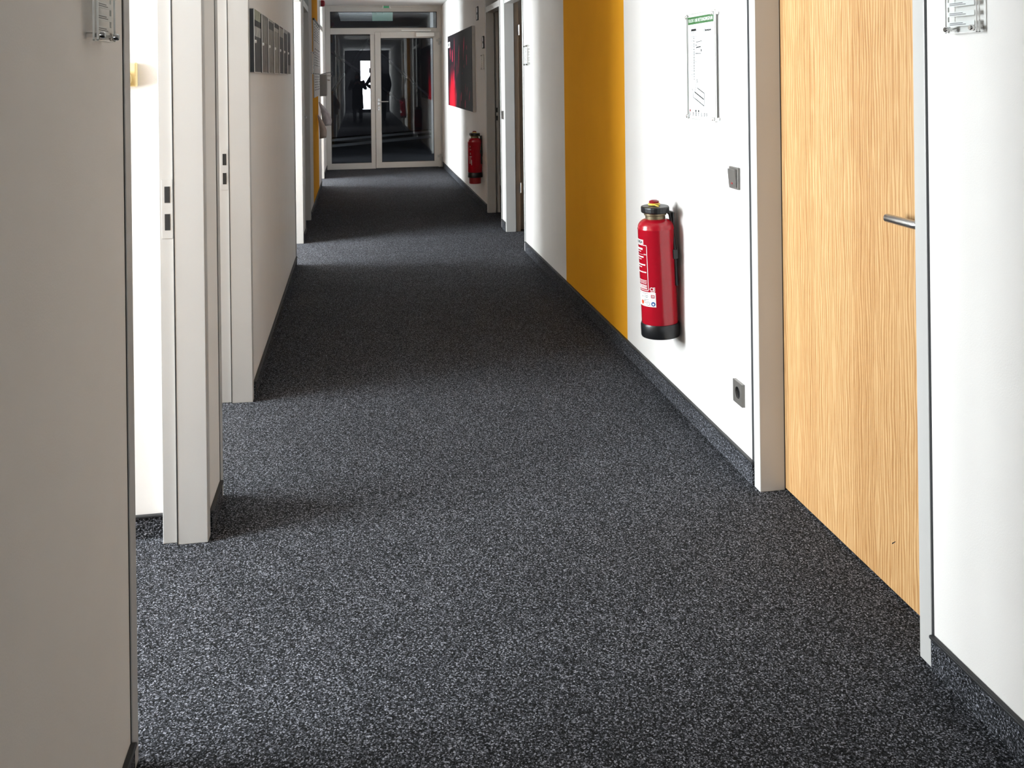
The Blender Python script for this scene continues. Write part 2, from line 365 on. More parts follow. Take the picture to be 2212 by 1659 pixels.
rB, hB = door_frame(7, 1, *RD[1], 'right doorway beyond ochre stripe, veneered door ajar on steel hinges')
leaf(rB, 1, hB, 1, math.radians(88)); hinges(rB, 1, hB, 1)
rC, hC = door_frame(8, 1, *RD[2], 'dark open doorway on the right beside the far fire extinguisher', 1)
leaf(rC, 1, hC, -1, math.radians(92)); hinges(rC, 1, hC, -1)

# ---------------------------------------------------------------- offices behind the left wall, rooms behind the right wall
XI = XL - T
def simple(name, bx, mat, label, cat='wall'):
    return tag(MB().box(*bx).build(name, mat), label, cat, kind='structure')
simple('wall_office_partition', (X_OUT, XI, 3.095, 3.195, 0, ZC), 'wall', 'bright white office partition seen through the nearest left doorway')
rp = root('baseboard_office', (0, 0, 0), label='carpet skirting of the white partition inside the nearest left office', cat='baseboard', kind='structure')
MB().box(X_OUT, XI - 0.005, 3.086, 3.095, 0, 0.066).build('carpet_strip', 'carpet', rp)
MB().box(X_OUT, XI - 0.005, 3.081, 3.095, 0.066, 0.075).build('cap_rail', 'cap', rp, 0.003)
for k, y in enumerate((-2.0, 5.85, 8.45, 10.3, 15.0)):
    simple('wall_partition_%d' % (k + 1), (X_OUT, XI, y, y + 0.06, 0, ZC), 'wall', ['rear partition of the nearest left office', 'partition between second and third left offices', 'partition beyond the third left office',
        'partition before the farthest left office', 'end partition of the farthest left office'][k])
def outer_wall():
    mb = MB(); y = -2.0
    for a, b, z0, z1, L in OFFICE_WINDOWS:
        mb.box(X_OUT - 0.14, X_OUT, y, a, 0, ZC); mb.box(X_OUT - 0.14, X_OUT, a, b, 0, z0); mb.box(X_OUT - 0.14, X_OUT, a, b, z1, ZC); y = b
    mb.box(X_OUT - 0.14, X_OUT, y, 15.06, 0, ZC)
    return mb.build('wall_outer', 'wall')
tag(outer_wall(), 'outer wall of the left offices with their windows', 'wall', kind='structure')
for k, (a, b, z0, z1, L) in enumerate(OFFICE_WINDOWS):
    r = root('window_%d' % (k + 1), (X_OUT - 0.07, (a + b) / 2, z0), label='daylit window of the %s left office' % ['nearest', 'second', 'third', 'farthest'][k], cat='window', kind='structure')
    hw = (b - a) / 2; h = z1 - z0
    for y in (-hw + 0.03, 0, hw - 0.03): MB().box(-0.03, 0.03, y - 0.03, y + 0.03, 0, h).build('stile', 'frame', r, 0.003)
    for z in (0.03, h - 0.03): MB().box(-0.03, 0.03, -hw + 0.06, hw - 0.06, z - 0.03, z + 0.03).build('rail', 'frame', r, 0.003)
    for s in (-1, 1): MB().box(-0.004, 0.004, s * 0.03, s * (hw - 0.06), 0.06, h - 0.06).build('pane', 'window_glass', r)
# rooms on the right (unlit)
simple('wall_right_room', (4.6, 4.7, Y_BACK, YE, 0, ZC), 'wall', 'far wall of the unlit rooms on the right')
for k, (y, d) in enumerate(((3.7, 0.08), (6.4, 0.08), (8.64, 0.06), (12.2, 0.08))):
    simple('wall_right_partition_%d' % (k + 1), (XR + T, 4.6, y, y + d, 0, ZC), 'wall', ['partition behind the closed maple door', 'partition before the room with the door ajar', 'partition between the two dark right rooms', 'partition beyond the dark right rooms'][k])

# back of the corridor, behind the viewpoint: a daylit glazed door
mb = MB(); mb.box(XL - T, 0.10, Y_BACK - 0.1, Y_BACK, 0, ZC); mb.box(1.0, XR + T, Y_BACK - 0.1, Y_BACK, 0, ZC); mb.box(0.10, 1.0, Y_BACK - 0.1, Y_BACK, 2.25, ZC)
tag(mb.build('wall_back', 'lobby'), 'wall closing the corridor behind the viewpoint', 'wall', kind='structure')
r = root('door_9', (0.55, Y_BACK, 0), label='daylit glazed exit door behind the viewpoint, seen reflected in end glass', cat='door', kind='structure')
for s in (-1, 1): MB().box(s * 0.38, s * 0.45, -0.08, -0.02, 0, 2.25).build('stile', 'dark_steel', r, 0.003)
MB().box(-0.38, 0.38, -0.08, -0.02, 0, 0.12).build('rail', 'dark_steel', r, 0.003)
MB().box(-0.38, 0.38, -0.08, -0.02, 2.19, 2.25).build('rail', 'dark_steel', r, 0.003)
MB().box(-0.38, 0.38, -0.055, -0.045, 0.12, 2.19).build('pane', 'window_glass', r)
MB().box(-0.02, 0.28, -0.044, -0.041, 1.66, 1.88).build('notice', 'grey_print', r)

# ---------------------------------------------------------------- glazed end door
r = root('door_10', (0, YE, 0), label='warm grey aluminium glazed partition with door closing the corridor end', cat='door', kind='structure')
F0, F1 = -0.02, 0.05
def member(name, x0, x1, z0, z1, y0=F0, y1=F1, par=r, mat='alu'):
    return MB().box(x0, x1, y0, y1, z0, z1).build(name, mat, par, 0.003)
member('frame_post', XL + 0.001, -0.402, 0, 2.585); member('frame_post', 1.292, XR - 0.001, 0, 2.585); member('frame_post', 0.224, 0.294, 0, 2.15)
member('frame_rail', -0.402, 1.292, 2.51, 2.585); member('frame_rail', -0.402, 1.292, 2.15, 2.25); member('frame_rail', -0.402, 0.224, 0, 0.097)
member('ceiling_trim', XL + 0.001, XR - 0.001, 2.585, ZC, F0 - 0.015)
def pane(x0, x1, z0, z1, par, y=0.015):
    p = MB().box(x0, x1, y - 0.003, y + 0.003, z0, z1).build('pane', 'glass', par)
    g = MB(); t = 0.006
    g.box(x0, x1, F0 + 0.001, y, z0, z0 + t); g.box(x0, x1, F0 + 0.001, y, z1 - t, z1); g.box(x0, x0 + t, F0 + 0.001, y, z0, z1); g.box(x1 - t, x1, F0 + 0.001, y, z0, z1)
    g.build('pane_gasket', 'cap', par)
pane(-0.402, 1.292, 2.25, 2.51, r); pane(-0.402, 0.224, 0.097, 2.15, r)
LX0, LX1, LZ0, LZ1 = 0.297, 1.338, 0.008, 2.186
lb = MB(); y0, y1 = -0.036, 0.02
lb.box(LX0, 0.388, y0, y1, LZ0, LZ1); lb.box(1.226, LX1, y0, y1, LZ0, LZ1); lb.box(0.388, 1.226, y0, y1, LZ0, 0.101); lb.box(0.388, 1.226, y0, y1, 2.087, LZ1)
lf = lb.build('door_leaf', 'alu', r, 0.003)
F0 = -0.035; pane(0.388, 1.226, 0.101, 2.087, lf, -0.005); F0 = -0.02
hb = MB().box(0.332, 0.360, -0.046, -0.036, 1.02, 1.12)
hb.tube([(0.346, -0.04, 1.07), (0.346, -0.09, 1.07), (0.352, -0.097, 1.07), (0.365, -0.1, 1.07), (0.50, -0.1, 1.07)], 0.009, 12)
hb.build('lever_handle', 'steel', lf, smooth=True)
MB().prism_y([(0.346 + 0.016 * math.cos(a) , 0.962 + 0.034 * math.sin(a)) for a in [k * PI / 10 for k in range(20)]], -0.044, -0.036).build('key_escutcheon', 'steel', lf, 0.001)
MB().prism_y([(0.346 + 0.005 * math.cos(a) , 0.966 + 0.012 * math.sin(a)) for a in [k * PI / 6 for k in range(12)]], -0.0452, -0.0438).build('keyhole', 'void', lf)
MB().box(0.955, 1.243, -0.085, -0.036, 2.108, 2.172).build('door_closer', 'white_print', lf, 0.004)
MB().box(0.72, 1.195, -0.060, -0.02, 2.197, 2.219).build('closer_rail', 'white_print', r, 0.003)
MB().tube([(1.16, -0.06, 2.172), (1.16, -0.06, 2.192), (0.95, -0.055, 2.195)], 0.008, 8).build('closer_arm', 'steel', r)
for z in (2.03, 0.16):
    hb = MB().lathe([(0.013, -0.055), (0.013, 0.055)], (1.322, -0.055, z), 12); hb.box(1.275, 1.322, -0.05, -0.036, z - 0.005, z + 0.035); hb.box(1.322, 1.36, -0.05, -0.02, z - 0.035, z + 0.005)
    hb.build('hinge', 'frame', lf)
MB().lathe([(0.011, 0.0), (0.011, 0.16)], (1.335, -0.05, 0.004), 10).build('pivot_pin', 'frame', lf)

# lobby beyond the glass
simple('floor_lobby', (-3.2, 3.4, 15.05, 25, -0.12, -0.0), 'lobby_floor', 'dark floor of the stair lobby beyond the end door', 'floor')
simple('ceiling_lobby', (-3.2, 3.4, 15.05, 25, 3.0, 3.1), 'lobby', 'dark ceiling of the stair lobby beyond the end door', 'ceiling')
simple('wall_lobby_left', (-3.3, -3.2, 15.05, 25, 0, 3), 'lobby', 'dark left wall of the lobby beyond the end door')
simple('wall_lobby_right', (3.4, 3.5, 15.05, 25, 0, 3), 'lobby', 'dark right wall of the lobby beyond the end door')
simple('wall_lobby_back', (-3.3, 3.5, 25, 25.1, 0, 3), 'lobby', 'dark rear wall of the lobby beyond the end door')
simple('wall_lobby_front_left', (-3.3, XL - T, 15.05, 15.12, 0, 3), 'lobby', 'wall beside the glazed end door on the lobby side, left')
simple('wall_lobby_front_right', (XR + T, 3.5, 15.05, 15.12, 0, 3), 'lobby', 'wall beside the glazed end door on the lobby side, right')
def rotbox(name, p0, p1, z0, z1, th, mat, label, cat, kind=None):
    a, b = Vector(p0), Vector(p1); d = (b - a); L = d.length; ang = math.atan2(d.y, d.x)
    o = MB().box(0, L, 0, th, z0, z1).build(name, mat, bevel=0.004); o.location = (a.x, a.y, 0); o.rotation_euler = (0, 0, ang)
    return tag(o, label, cat, kind=kind)
rotbox('wall_lobby_stair', (-3.1, 17.3, 0), (3.2, 23.95, 0), 0.20, 2.99, 0.1, 'lobby', 'slanting dark wall behind the glass of the end door', 'wall', 'structure')
rotbox('stair_kerb', (-3.1, 17.16, 0), (3.25, 23.8, 0), 0.0, 0.055, 0.1, 'pale_metal', 'lower pale strip slanting across the lobby floor behind glass', 'trim')
rotbox('stair_rail', (-3.1, 17.24, 0), (3.25, 23.88, 0), 0.12, 0.17, 0.05, 'pale_metal', 'upper pale strip slanting across the lobby behind glass', 'trim')
bx = root('cross_brace', (0.0, 18.6, 0), label='dark steel cross bracing in the lobby behind the door glass', cat='bracing')
MB().tube([(-0.85, 0, 2.25), (0.9, 0, 0.95)], 0.028, 6).build('diagonal_bar', 'dark_steel', bx)
MB().tube([(-0.75, 0.06, 0.8), (0.35, 0.06, 2.35)], 0.028, 6).build('diagonal_bar', 'dark_steel', bx)
MB().tube([(0.2, 0.06, 2.2), (1.5, 0.06, 1.0)], 0.028, 6).build('diagonal_bar', 'dark_steel', bx)
MB().box(-0.9, -0.84, -0.03, 0.09, 0, 2.6).build('post', 'dark_steel', bx); MB().box(1.5, 1.56, -0.03, 0.09, 0, 2.6).build('post', 'dark_steel', bx)
tag(MB().box(1.395, 1.45, 17.6, 17.68, 0, 2.9).build('lobby_light_upright', 'white_print', bevel=0.004), 'slim white upright standing in for window light at the right edge of the door glass', 'post')  # white upright put in for a bright strip of window light
sl = root('slatted_ceiling_panel', (0, 16.3, 2.60), label='pale metal slat ceiling panel behind the glass transom', cat='ceiling panel')
for k in range(12): MB().box(-0.30, 0.34, -0.8 + k * 0.30, -0.8 + k * 0.30 + 0.10, 0, 0.012).build('slat', 'white_print', sl)
es = root('hanging_sign', (0.44, 15.6, 2.40), label='greenish square sign plate hanging behind the transom glass', cat='sign')
MB().box(-0.17, 0.17, -0.004, 0.004, 0, 0.18).build('plate', 'green_glass', es, 0.001)
for x in (-0.10, 0.0): MB().lathe([(0.006, 0), (0.006, 0.006)], (x, -0.004, 0.135), 10, axis='y').build('screw', 'chrome', es)
for x in (-0.08, 0.08): MB().tube([(x, 0, 0.18), (x, 0, 0.6)], 0.003, 6).build('hanger_wire', 'steel', es)
ll = daylight('lobby_fill_light', (2.9, 16.4, 1.6), (PI / 2, 0, PI / 2), 1.2, 1.4, 2.2)  # added fill lamp without a window, brightens the slats and white upright

# ---------------------------------------------------------------- fire extinguishers
def lines_wrap(mb, x0, x1, z, h, R, mi=0):
    n = max(2, int(abs(x1 - x0) / 0.006)); a = [wrap_pt(x0 + (x1 - x0) * k / n, z, R + 0.0004) for k in range(n + 1)]; b = [wrap_pt(x0 + (x1 - x0) * k / n, z + h, R + 0.0004) for k in range(n + 1)]
    mb.add(a + b, [(k, k + 1, n + 2 + k, n + 1 + k) for k in range(n)], mi)
def extinguisher(loc, tilt, label, near=True):
    R = 0.078
    t = root('fire_extinguisher', loc, RW, label, 'fire extinguisher', 'red fire extinguishers on the right wall')
    t.rotation_mode = 'XYZ'; t.rotation_euler = (tilt, 0, RW)     # local x axis = along the wall: the head leans off the wall
    if near:
        MB().lathe([(0.081, 0.0), (0.083, 0.004), (0.083, 0.05), (0.080, 0.058)], n=48).build('foot_ring', 'black', t, smooth=True)
        zb = 0.056
    else:
        MB().lathe([(0.060, 0.0), (0.066, 0.004), (0.066, 0.075)], n=40).build('lower_base', 'red_dark', t, smooth=True)
        MB().lathe([(0.080, 0.07), (0.081, 0.074), (0.081, 0.122), (0.078, 0.126)], n=48).build('foot_ring', 'black', t, smooth=True)
        zb = 0.12
    prof = [(0.076, zb), (0.078, zb + 0.006), (0.078, 0.459), (0.0788, 0.461), (0.0788, 0.465), (0.077, 0.468)]
    for k in range(1, 9):
        a = k / 8 * PI / 2; prof.append((0.030 + 0.047 * math.cos(a), 0.468 + 0.038 * math.sin(a)))
    MB().lathe(prof, n=64).build('body', 'red', t, smooth=True)
    MB().lathe([(0.036, 0.500), (0.043, 0.504), (0.043, 0.518), (0.048, 0.521), (0.048, 0.531), (0.040, 0.534)], n=36).build('collar', 'brass', t, smooth=True)
    hp = []
    for k in range(28):
        a = 2 * PI * k / 28; x, y = 0.064 * math.cos(a), 0.060 * math.sin(a)
        if x > 0: x *= 1.15
        hp.append((x, y))
    MB().prism(hp, 0.531, 0.559).build('valve_head', 'black', t, 0.006, smooth=False, seg=3)
    MB().lathe([(0.026, 0.562), (0.026, 0.568), (0.022, 0.570)], (-0.008, 0, 0), 24).build('safety_ring', 'yellow', t, smooth=True)
    MB().lathe([(0.021, 0.570), (0.022, 0.578), (0.012, 0.583)], (-0.008, 0, 0), 24).build('push_button', 'red_dark', t, smooth=True)
    MB().tube([(0.01, -0.01, 0.566), (0.04, -0.015, 0.569), (0.066, -0.01, 0.567), (0.068, -0.004, 0.566)], 0.0022, 8).build('pull_strap', 'yellow', t)
    # hose and nozzle clipped on the wall side
    MB().tube([(0.0, 0.04, 0.545), (0.012, 0.062, 0.52), (0.025, 0.066, 0.46), (0.046, 0.064, 0.40), (0.048, 0.065, 0.30), (0.046, 0.065, 0.22)], [0.007, 0.007, 0.007, 0.008, 0.008, 0.010], 12).build('hose', 'black', t, smooth=True)
    MB().box(-0.025, 0.025, 0.070, 0.080, 0.30, 0.53).build('wall_bracket', 'dark_plastic', t, 0.002)
    MB().box(0.040, 0.062, 0.052, 0.074, 0.335, 0.375).build('hose_clip', 'black', t, 0.002)
    lab = MB(); mats = ['white_print', 'black_print', 'blue_print', 'orange_print', 'red']
    if near:
        xr = 0.052
        # white outline of the printed panel
        lines_wrap(lab, -xr, xr, 0.398, 0.0022, R); lines_wrap(lab, -xr, xr, 0.205, 0.0022, R)
        for sx in (-1, 1):
            lines_wrap(lab, sx * xr, sx * (xr + 0.0022), 0.208, 0.187, R)
            lines_wrap(lab, sx * (xr - 0.003), sx * (xr + 0.001), 0.396, 0.002, R)
        lines_wrap(lab, -0.036, 0.036, 0.402, 0.020, R)
        put_text(lab, 'GLORIA', 0, 0.4055, 0.018, align='CENTER', bold=0.0004, wrap=R + 0.0004, mi=1)
        rows = [(0.378, 0.010, 0.030), (0.369, 0.004, 0.018), (0.358, 0.0012, 0.050), (0.345, 0.007, 0.034), (0.336, 0.004, 0.020), (0.312, 0.007, 0.042), (0.303, 0.004, 0.020), (0.281, 0.006, 0.046)]
        for z, h, x1 in rows:
            x = -x1
            while x < x1:
                wd = random.uniform(0.004, 0.012); lines_wrap(lab, x, min(x1, x + wd), z, h * 0.8, R); x += wd + 0.0018
        put_text(lab, 'MAX', 0.036, 0.3585, 0.006, wrap=R)
        for z in (0.247, 0.241, 0.235, 0.227, 0.223, 0.219, 0.215, 0.2115):
            x = -0.046
            while x < 0.046:
                wd = random.uniform(0.003, 0.009); lines_wrap(lab, x, min(0.046, x + wd), z, 0.0021, R); x += wd + 0.0012
        put_text(lab, 'CE', 0.059, 0.207, 0.021, wrap=R, bold=0.0003)
        lines_wrap(lab, 0.062, 0.082, 0.2015, 0.0022, R)
        lines_wrap(lab, -0.085, 0.085, 0.138, 0.062, R)        # white data plate
        R2 = R + 0.0004
        for z, a, b in ((0.193, -0.07, -0.045), (0.193, -0.02, 0.004), (0.193, 0.012, 0.05), (0.183, -0.03, -0.012), (0.180, 0.008, 0.022), (0.177, 0.010, 0.024), (0.184, 0.030, 0.05), (0.180, 0.030, 0.052), (0.176, 0.030, 0.048), (0.167, 0.036, 0.052)):
            lines_wrap(lab, a, b, z, 0.0016, R2, 1)
        lines_wrap(lab, 0.064, 0.080, 0.176, 0.014, R2, 4)
        for x in (0.068, 0.074): lines_wrap(lab, x, x + 0.003, 0.179, 0.009, R2 + 0.0003, 0)
        def disc(x, z, rad, mi, ring=False):
            n = 20; o = [wrap_pt(x + rad * math.cos(2 * PI * k / n), z + rad * math.sin(2 * PI * k / n), R2 + 0.0004) for k in range(n)]
            if ring:
                o2 = [wrap_pt(x + 0.82 * rad * math.cos(2 * PI * k / n), z + 0.82 * rad * math.sin(2 * PI * k / n), R2 + 0.0004) for k in range(n)]
                lab.add(o + o2, [(k, (k + 1) % n, n + (k + 1) % n, n + k) for k in range(n)], mi)
            else: lab.add(o, [tuple(range(n))], mi)
        disc(0.073, 0.151, 0.0095, 2); disc(0.049, 0.151, 0.0085, 1, True); disc(0.031, 0.160, 0.0085, 1, True); disc(0.014, 0.154, 0.0095, 3)
        R2 += 0.0004; disc(0.073, 0.150, 0.004, 0); lines_wrap(lab, 0.045, 0.053, 0.151, 0.0012, R2, 1); lines_wrap(lab, 0.026, 0.036, 0.160, 0.002, R2, 1)
    else:
        c = 0.060
        put_text(lab, 'S', c - 0.006, 0.405, 0.022, wrap=R); put_text(lab, 'O', c - 0.007, 0.372, 0.022, wrap=R); put_text(lab, 'S', c - 0.006, 0.325, 0.03, wrap=R)
        for z, a, b in ((0.303, -0.016, 0.018), (0.297, -0.010, 0.016)): lines_wrap(lab, c + a, c + b, z, 0.003, R)
        for x in (-0.010, -0.004, 0.006, 0.012, 0.018):
            lines_wrap(lab, c + x, c + x + 0.002, random.uniform(0.20, 0.23), random.uniform(0.055, 0.07), R)
    lab.build('label_print', mats, t)['kind'] = 'stuff'
    return t
extinguisher((1.284, 3.845, 0.325), 0.035, 'nearer red fire extinguisher with white data plate, beside ochre stripe', True)
extinguisher((1.283, 10.19, 0.268), 0.0, 'farther red fire extinguisher with black band, below the red and black picture', False)

# ---------------------------------------------------------------- acrylic panels on stand-offs
def standoffs(t, w_, h_, d, inset=0.012, r=0.0075):
    for x in (-w_ / 2 + inset, w_ / 2 - inset):
        for z in (inset, h_ - inset):
            MB().lathe([(r * 0.7, 0), (r * 0.7, d - 0.004), (r, d - 0.004), (r, d + 0.007), (r * 0.75, d + 0.009)], (x, 0, z), 18, axis='y').build('standoff', 'chrome', t, smooth=True)
def acrylic_edges(w_, h_, y0, y1, t_=0.0015):
    mb = MB(); mb.box(-w_ / 2, -w_ / 2 + t_, y0, y1, 0, h_); mb.box(w_ / 2 - t_, w_ / 2, y0, y1, 0, h_); mb.box(-w_ / 2, w_ / 2, y0, y1, 0, t_); mb.box(-w_ / 2, w_ / 2, y0, y1, h_ - t_, h_); return mb
# evacuation plan, A3 upright
W_, H_ = 0.300, 0.428
t = root('evacuation_plan', (XR, 3.492, 1.266), RW, 'escape route plan with green header in clear acrylic holder', 'sign')
MB().box(-W_ / 2, W_ / 2, -0.018, -0.015, 0, H_).build('back_panel', 'acrylic', t); MB().box(-W_ / 2, W_ / 2, -0.0225, -0.0195, 0, H_).build('front_panel', 'acrylic', t)
acrylic_edges(W_ + 0.001, H_ + 0.001, -0.0227, -0.0193).build('panel_edge', 'acrylic_edge', t); acrylic_edges(W_ + 0.001, H_ + 0.001, -0.0182, -0.0148).build('panel_edge', 'acrylic_edge', t)
sh = MB().box(-0.139, 0.139, -0.0192, -0.0184, 0.008, 0.418).build('sheet', 'paper', t)
pr = MB(); py = -0.0194
pr.box(-0.137, 0.137, py, py - 0.0002, 0.385, 0.415, 0)
put_text(pr, 'FLUCHT- UND RETTUNGSWEGPLAN', 0, 0.3935, 0.0195, py - 0.0006, 'CENTER', 0.0, 0.80, mi=1)
put_text(pr, '1. Obergeschoss', 0.03, 0.352, 0.012, py - 0.0002, 'LEFT', 0.0004, mi=2)
def seg(x0, z0, x1, z1, th=0.0011, mi=2):
    th *= 2.1
    d = Vector((x1 - x0, z1 - z0)); n = Vector((-d.y, d.x)).normalized() * th / 2
    pr.add([(x0 - n.x, py - 0.0002, z0 - n.y), (x1 - n.x, py - 0.0002, z1 - n.y), (x1 + n.x, py - 0.0002, z1 + n.y), (x0 + n.x, py - 0.0002, z0 + n.y)], [(0, 1, 2, 3)], mi)
seg(-0.102, 0.362, -0.047, 0.362, 0.004)
for x in (-0.102, -0.073, -0.047): seg(x, 0.36, x, 0.165, 0.0009, 3 if x != -0.073 else 2)
for k in range(11): seg(-0.102, 0.352 - k * 0.017, -0.047 if k % 2 else -0.073, 0.352 - k * 0.017, 0.0007, 3)
for k in range(16): seg(-0.073, 0.33 - k * 0.011, -0.073, 0.326 - k * 0.011, 0.003)
seg(-0.047, 0.312, 0.012, 0.315); seg(0.012, 0.315, 0.012, 0.266); seg(-0.055, 0.267, 0.004, 0.266); seg(-0.05, 0.290, 0.002, 0.293, 0.002); seg(0.004, 0.283, 0.006, 0.273, 0.003); seg(-0.05, 0.298, -0.045, 0.302, 0.003); seg(-0.03, 0.31, -0.03, 0.268, 0.0006, 3)
seg(-0.102, 0.165, -0.102, 0.125, 0.0008, 3); seg(-0.102, 0.125, -0.090, 0.118); seg(-0.09, 0.118, -0.088, 0.090); seg(-0.088, 0.090, -0.066, 0.085); seg(-0.066, 0.085, 0.030, 0.058, 0.0016); seg(0.030, 0.058, 0.034, 0.108, 0.0016); seg(0.034, 0.108, -0.040, 0.128, 0.0016); seg(-0.072, 0.112, 0.028, 0.084, 0.0022)
seg(-0.047, 0.165, -0.038, 0.150, 0.002); seg(-0.038, 0.150, -0.04, 0.128); seg(-0.047, 0.155, -0.072, 0.112)
for k in range(4): seg(-0.05 + k * 0.022, 0.130 - k * 0.006, -0.055 + k * 0.022, 0.108 - k * 0.006, 0.0006, 3); seg(-0.045 + k * 0.02, 0.104 - k * 0.006, -0.048 + k * 0.02, 0.082 - k * 0.006, 0.0006, 3)
for k, x in enumerate((-0.125, -0.090, -0.060, -0.030, 0.002, 0.032, 0.056)):
    if k in (0, 2, 3): pr.box(x - 0.006, x + 0.006, py, py - 0.0003, 0.032, 0.040, 4 if k == 0 else 2)
    for z in (0.028, 0.023, 0.018): seg(x - 0.006, z, x + random.uniform(0.0, 0.009), z, 0.0013)
pr.build('plan_print', ['green_print', 'white_print', 'black_print', 'grey_print', 'red_dark'], t)['kind'] = 'stuff'
standoffs(t, W_, H_, 0.0225)

def door_sign(loc, rz, w_, h_, label, stripes=True):
    t = root('door_sign', loc, rz, label, 'sign', 'acrylic door signs')
    MB().box(-w_ / 2, w_ / 2, -0.0165, -0.0135, 0, h_).build('back_panel', 'acrylic', t); MB().box(-w_ / 2, w_ / 2, -0.0235, -0.0205, 0, h_).build('front_panel', 'acrylic', t)
    acrylic_edges(w_ + 0.001, h_ + 0.001, -0.0237, -0.0203, 0.0015).build('panel_edge', 'acrylic_edge', t); acrylic_edges(w_ + 0.001, h_ + 0.001, -0.0167, -0.0133, 0.0015).build('panel_edge', 'acrylic_edge', t)
    z = 0.016
    while z < h_ - 0.02:
        sl_ = MB().box(-w_ / 2 + 0.004, w_ / 2 - 0.010, -0.0200, -0.0192, z, z + 0.011).build('name_slip', 'paper', t)
        p = MB()
        for q in (0.003, 0.0065): p.box(-w_ / 2 + 0.012, w_ / 2 - 0.03 - q * 3, -0.0202, -0.0200, z + q, z + q + 0.0016)
        p.build('slip_print', 'grey_print', sl_)['kind'] = 'stuff'
        z += 0.0225
    standoffs(t, w_, h_, 0.0235, 0.010, 0.0065); return t
door_sign((XL, 1.825, 1.524), LW, 0.118, 0.17, 'clear acrylic door sign on the grey left wall in foreground')
door_sign((XR, 1.888, 1.535), RW, 0.108, 0.17, 'clear acrylic door sign on right wall before the maple door')
door_sign((XR, 7.315, 1.533), RW, 0.13, 0.168, 'small acrylic door sign on the white wall beyond ochre stripe')
door_sign((XR, 9.96, 1.528), RW, 0.09, 0.165, 'narrow acrylic door sign between red picture and dark doorway')
door_sign((XL, 10.18, 1.50), LW, 0.16, 0.24, 'acrylic door sign on left wall just before the ochre stripe')
def plate(loc, w_, h_, label):
    t = root('sign_plate', loc, RW, label, 'sign', 'dark framed sign plates')
    mb = MB(); e = 0.012
    mb.box(-w_ / 2, w_ / 2, -0.012, 0, 0, e); mb.box(-w_ / 2, w_ / 2, -0.012, 0, h_ - e, h_); mb.box(-w_ / 2, -w_ / 2 + e, -0.012, 0, 0, h_); mb.box(w_ / 2 - e, w_ / 2, -0.012, 0, 0, h_)
    mb.box(-w_ / 2, w_ / 2, -0.011, 0, h_ * 0.42, h_ * 0.58); mb.build('frame', 'black', t)
    MB().box(-w_ / 2 + e, w_ / 2 - e, -0.009, 0, e, h_ - e).build('face', 'white_print', t)
plate((XR, 9.955, 1.755), 0.105, 0.135, 'lower dark framed sign plate directly above narrow acrylic sign')
plate((XR, 10.42, 2.09), 0.13, 0.155, 'upper dark framed sign plate, higher than the red picture')

# ---------------------------------------------------------------- electrical fittings on the right wall
def switch(loc, label):
    t = root('light_switch', loc, RW, label, 'light switch', 'light switches on the right wall')
    MB().box(-0.041, 0.041, -0.010, 0, 0, 0.081).build('plate', 'satin', t, 0.003)
    v = [(-0.033, -0.010, 0.008), (0.033, -0.010, 0.008), (0.033, -0.010, 0.073), (-0.033, -0.010, 0.073), (-0.033, -0.0135, 0.008), (0.033, -0.0135, 0.008), (0.033, -0.019, 0.073), (-0.033, -0.019, 0.073)]
    rk = MB().add(v, [(0, 1, 2, 3), (4, 7, 6, 5), (0, 4, 5, 1), (1, 5, 6, 2), (2, 6, 7, 3), (3, 7, 4, 0)]).build('rocker', 'satin', t, 0.0015)
    MB().box(-0.006, 0.006, -0.0155, -0.012, 0.018, 0.024).build('indicator', 'red_dark', rk)
switch((XR, 3.208, 1.028), 'bronze grey light switch between escape plan and maple door')
switch((XR, 8.655, 1.045), 'light switch on narrow wall between the two right doorways')
t = root('power_socket', (XR, 3.190, 0.247), RW, 'bronze grey round-recess power socket low beside maple door', 'socket')
def ring_plate(mb, hw, h, rad, y0, y1, cz):
    n = 32; sq = []; ci = []
    for k in range(n):
        a = 2 * PI * k / n; m_ = max(abs(math.cos(a)), abs(math.sin(a))); sq.append((hw * math.cos(a) / m_, hw * math.sin(a) / m_ + cz)); ci.append((rad * math.cos(a), rad * math.sin(a) + cz))
    v = [(x, y0, z) for x, z in sq] + [(x, y0, z) for x, z in ci] + [(x, y1, z) for x, z in sq] + [(x, y1, z) for x, z in ci]
    f = []
    for k in range(n):
        j = (k + 1) % n; f += [(k, j, n + j, n + k), (n + k, n + j, 3 * n + j, 3 * n + k), (j, k, 2 * n + k, 2 * n + j)]
    mb.add(v, f)
mb = MB(); ring_plate(mb, 0.041, 0.082, 0.0215, -0.012, 0.0, 0.041); mb.build('plate', 'satin', t, 0.0015)
MB().lathe([(0.0215, 0.0005), (0.0215, 0.002)], (0, 0, 0.041), 28, axis='y').build('recess', 'black', t)
for x in (-0.0095, 0.0095): MB().lathe([(0.0028, 0.002), (0.0028, 0.0028)], (x, 0, 0.041), 10, axis='y').build('contact_hole', 'void', t)
for z in (0.022, 0.060): MB().box(-0.003, 0.003, -0.008, -0.001, z - 0.001, z + 0.001).build('earth_clip', 'steel', t)

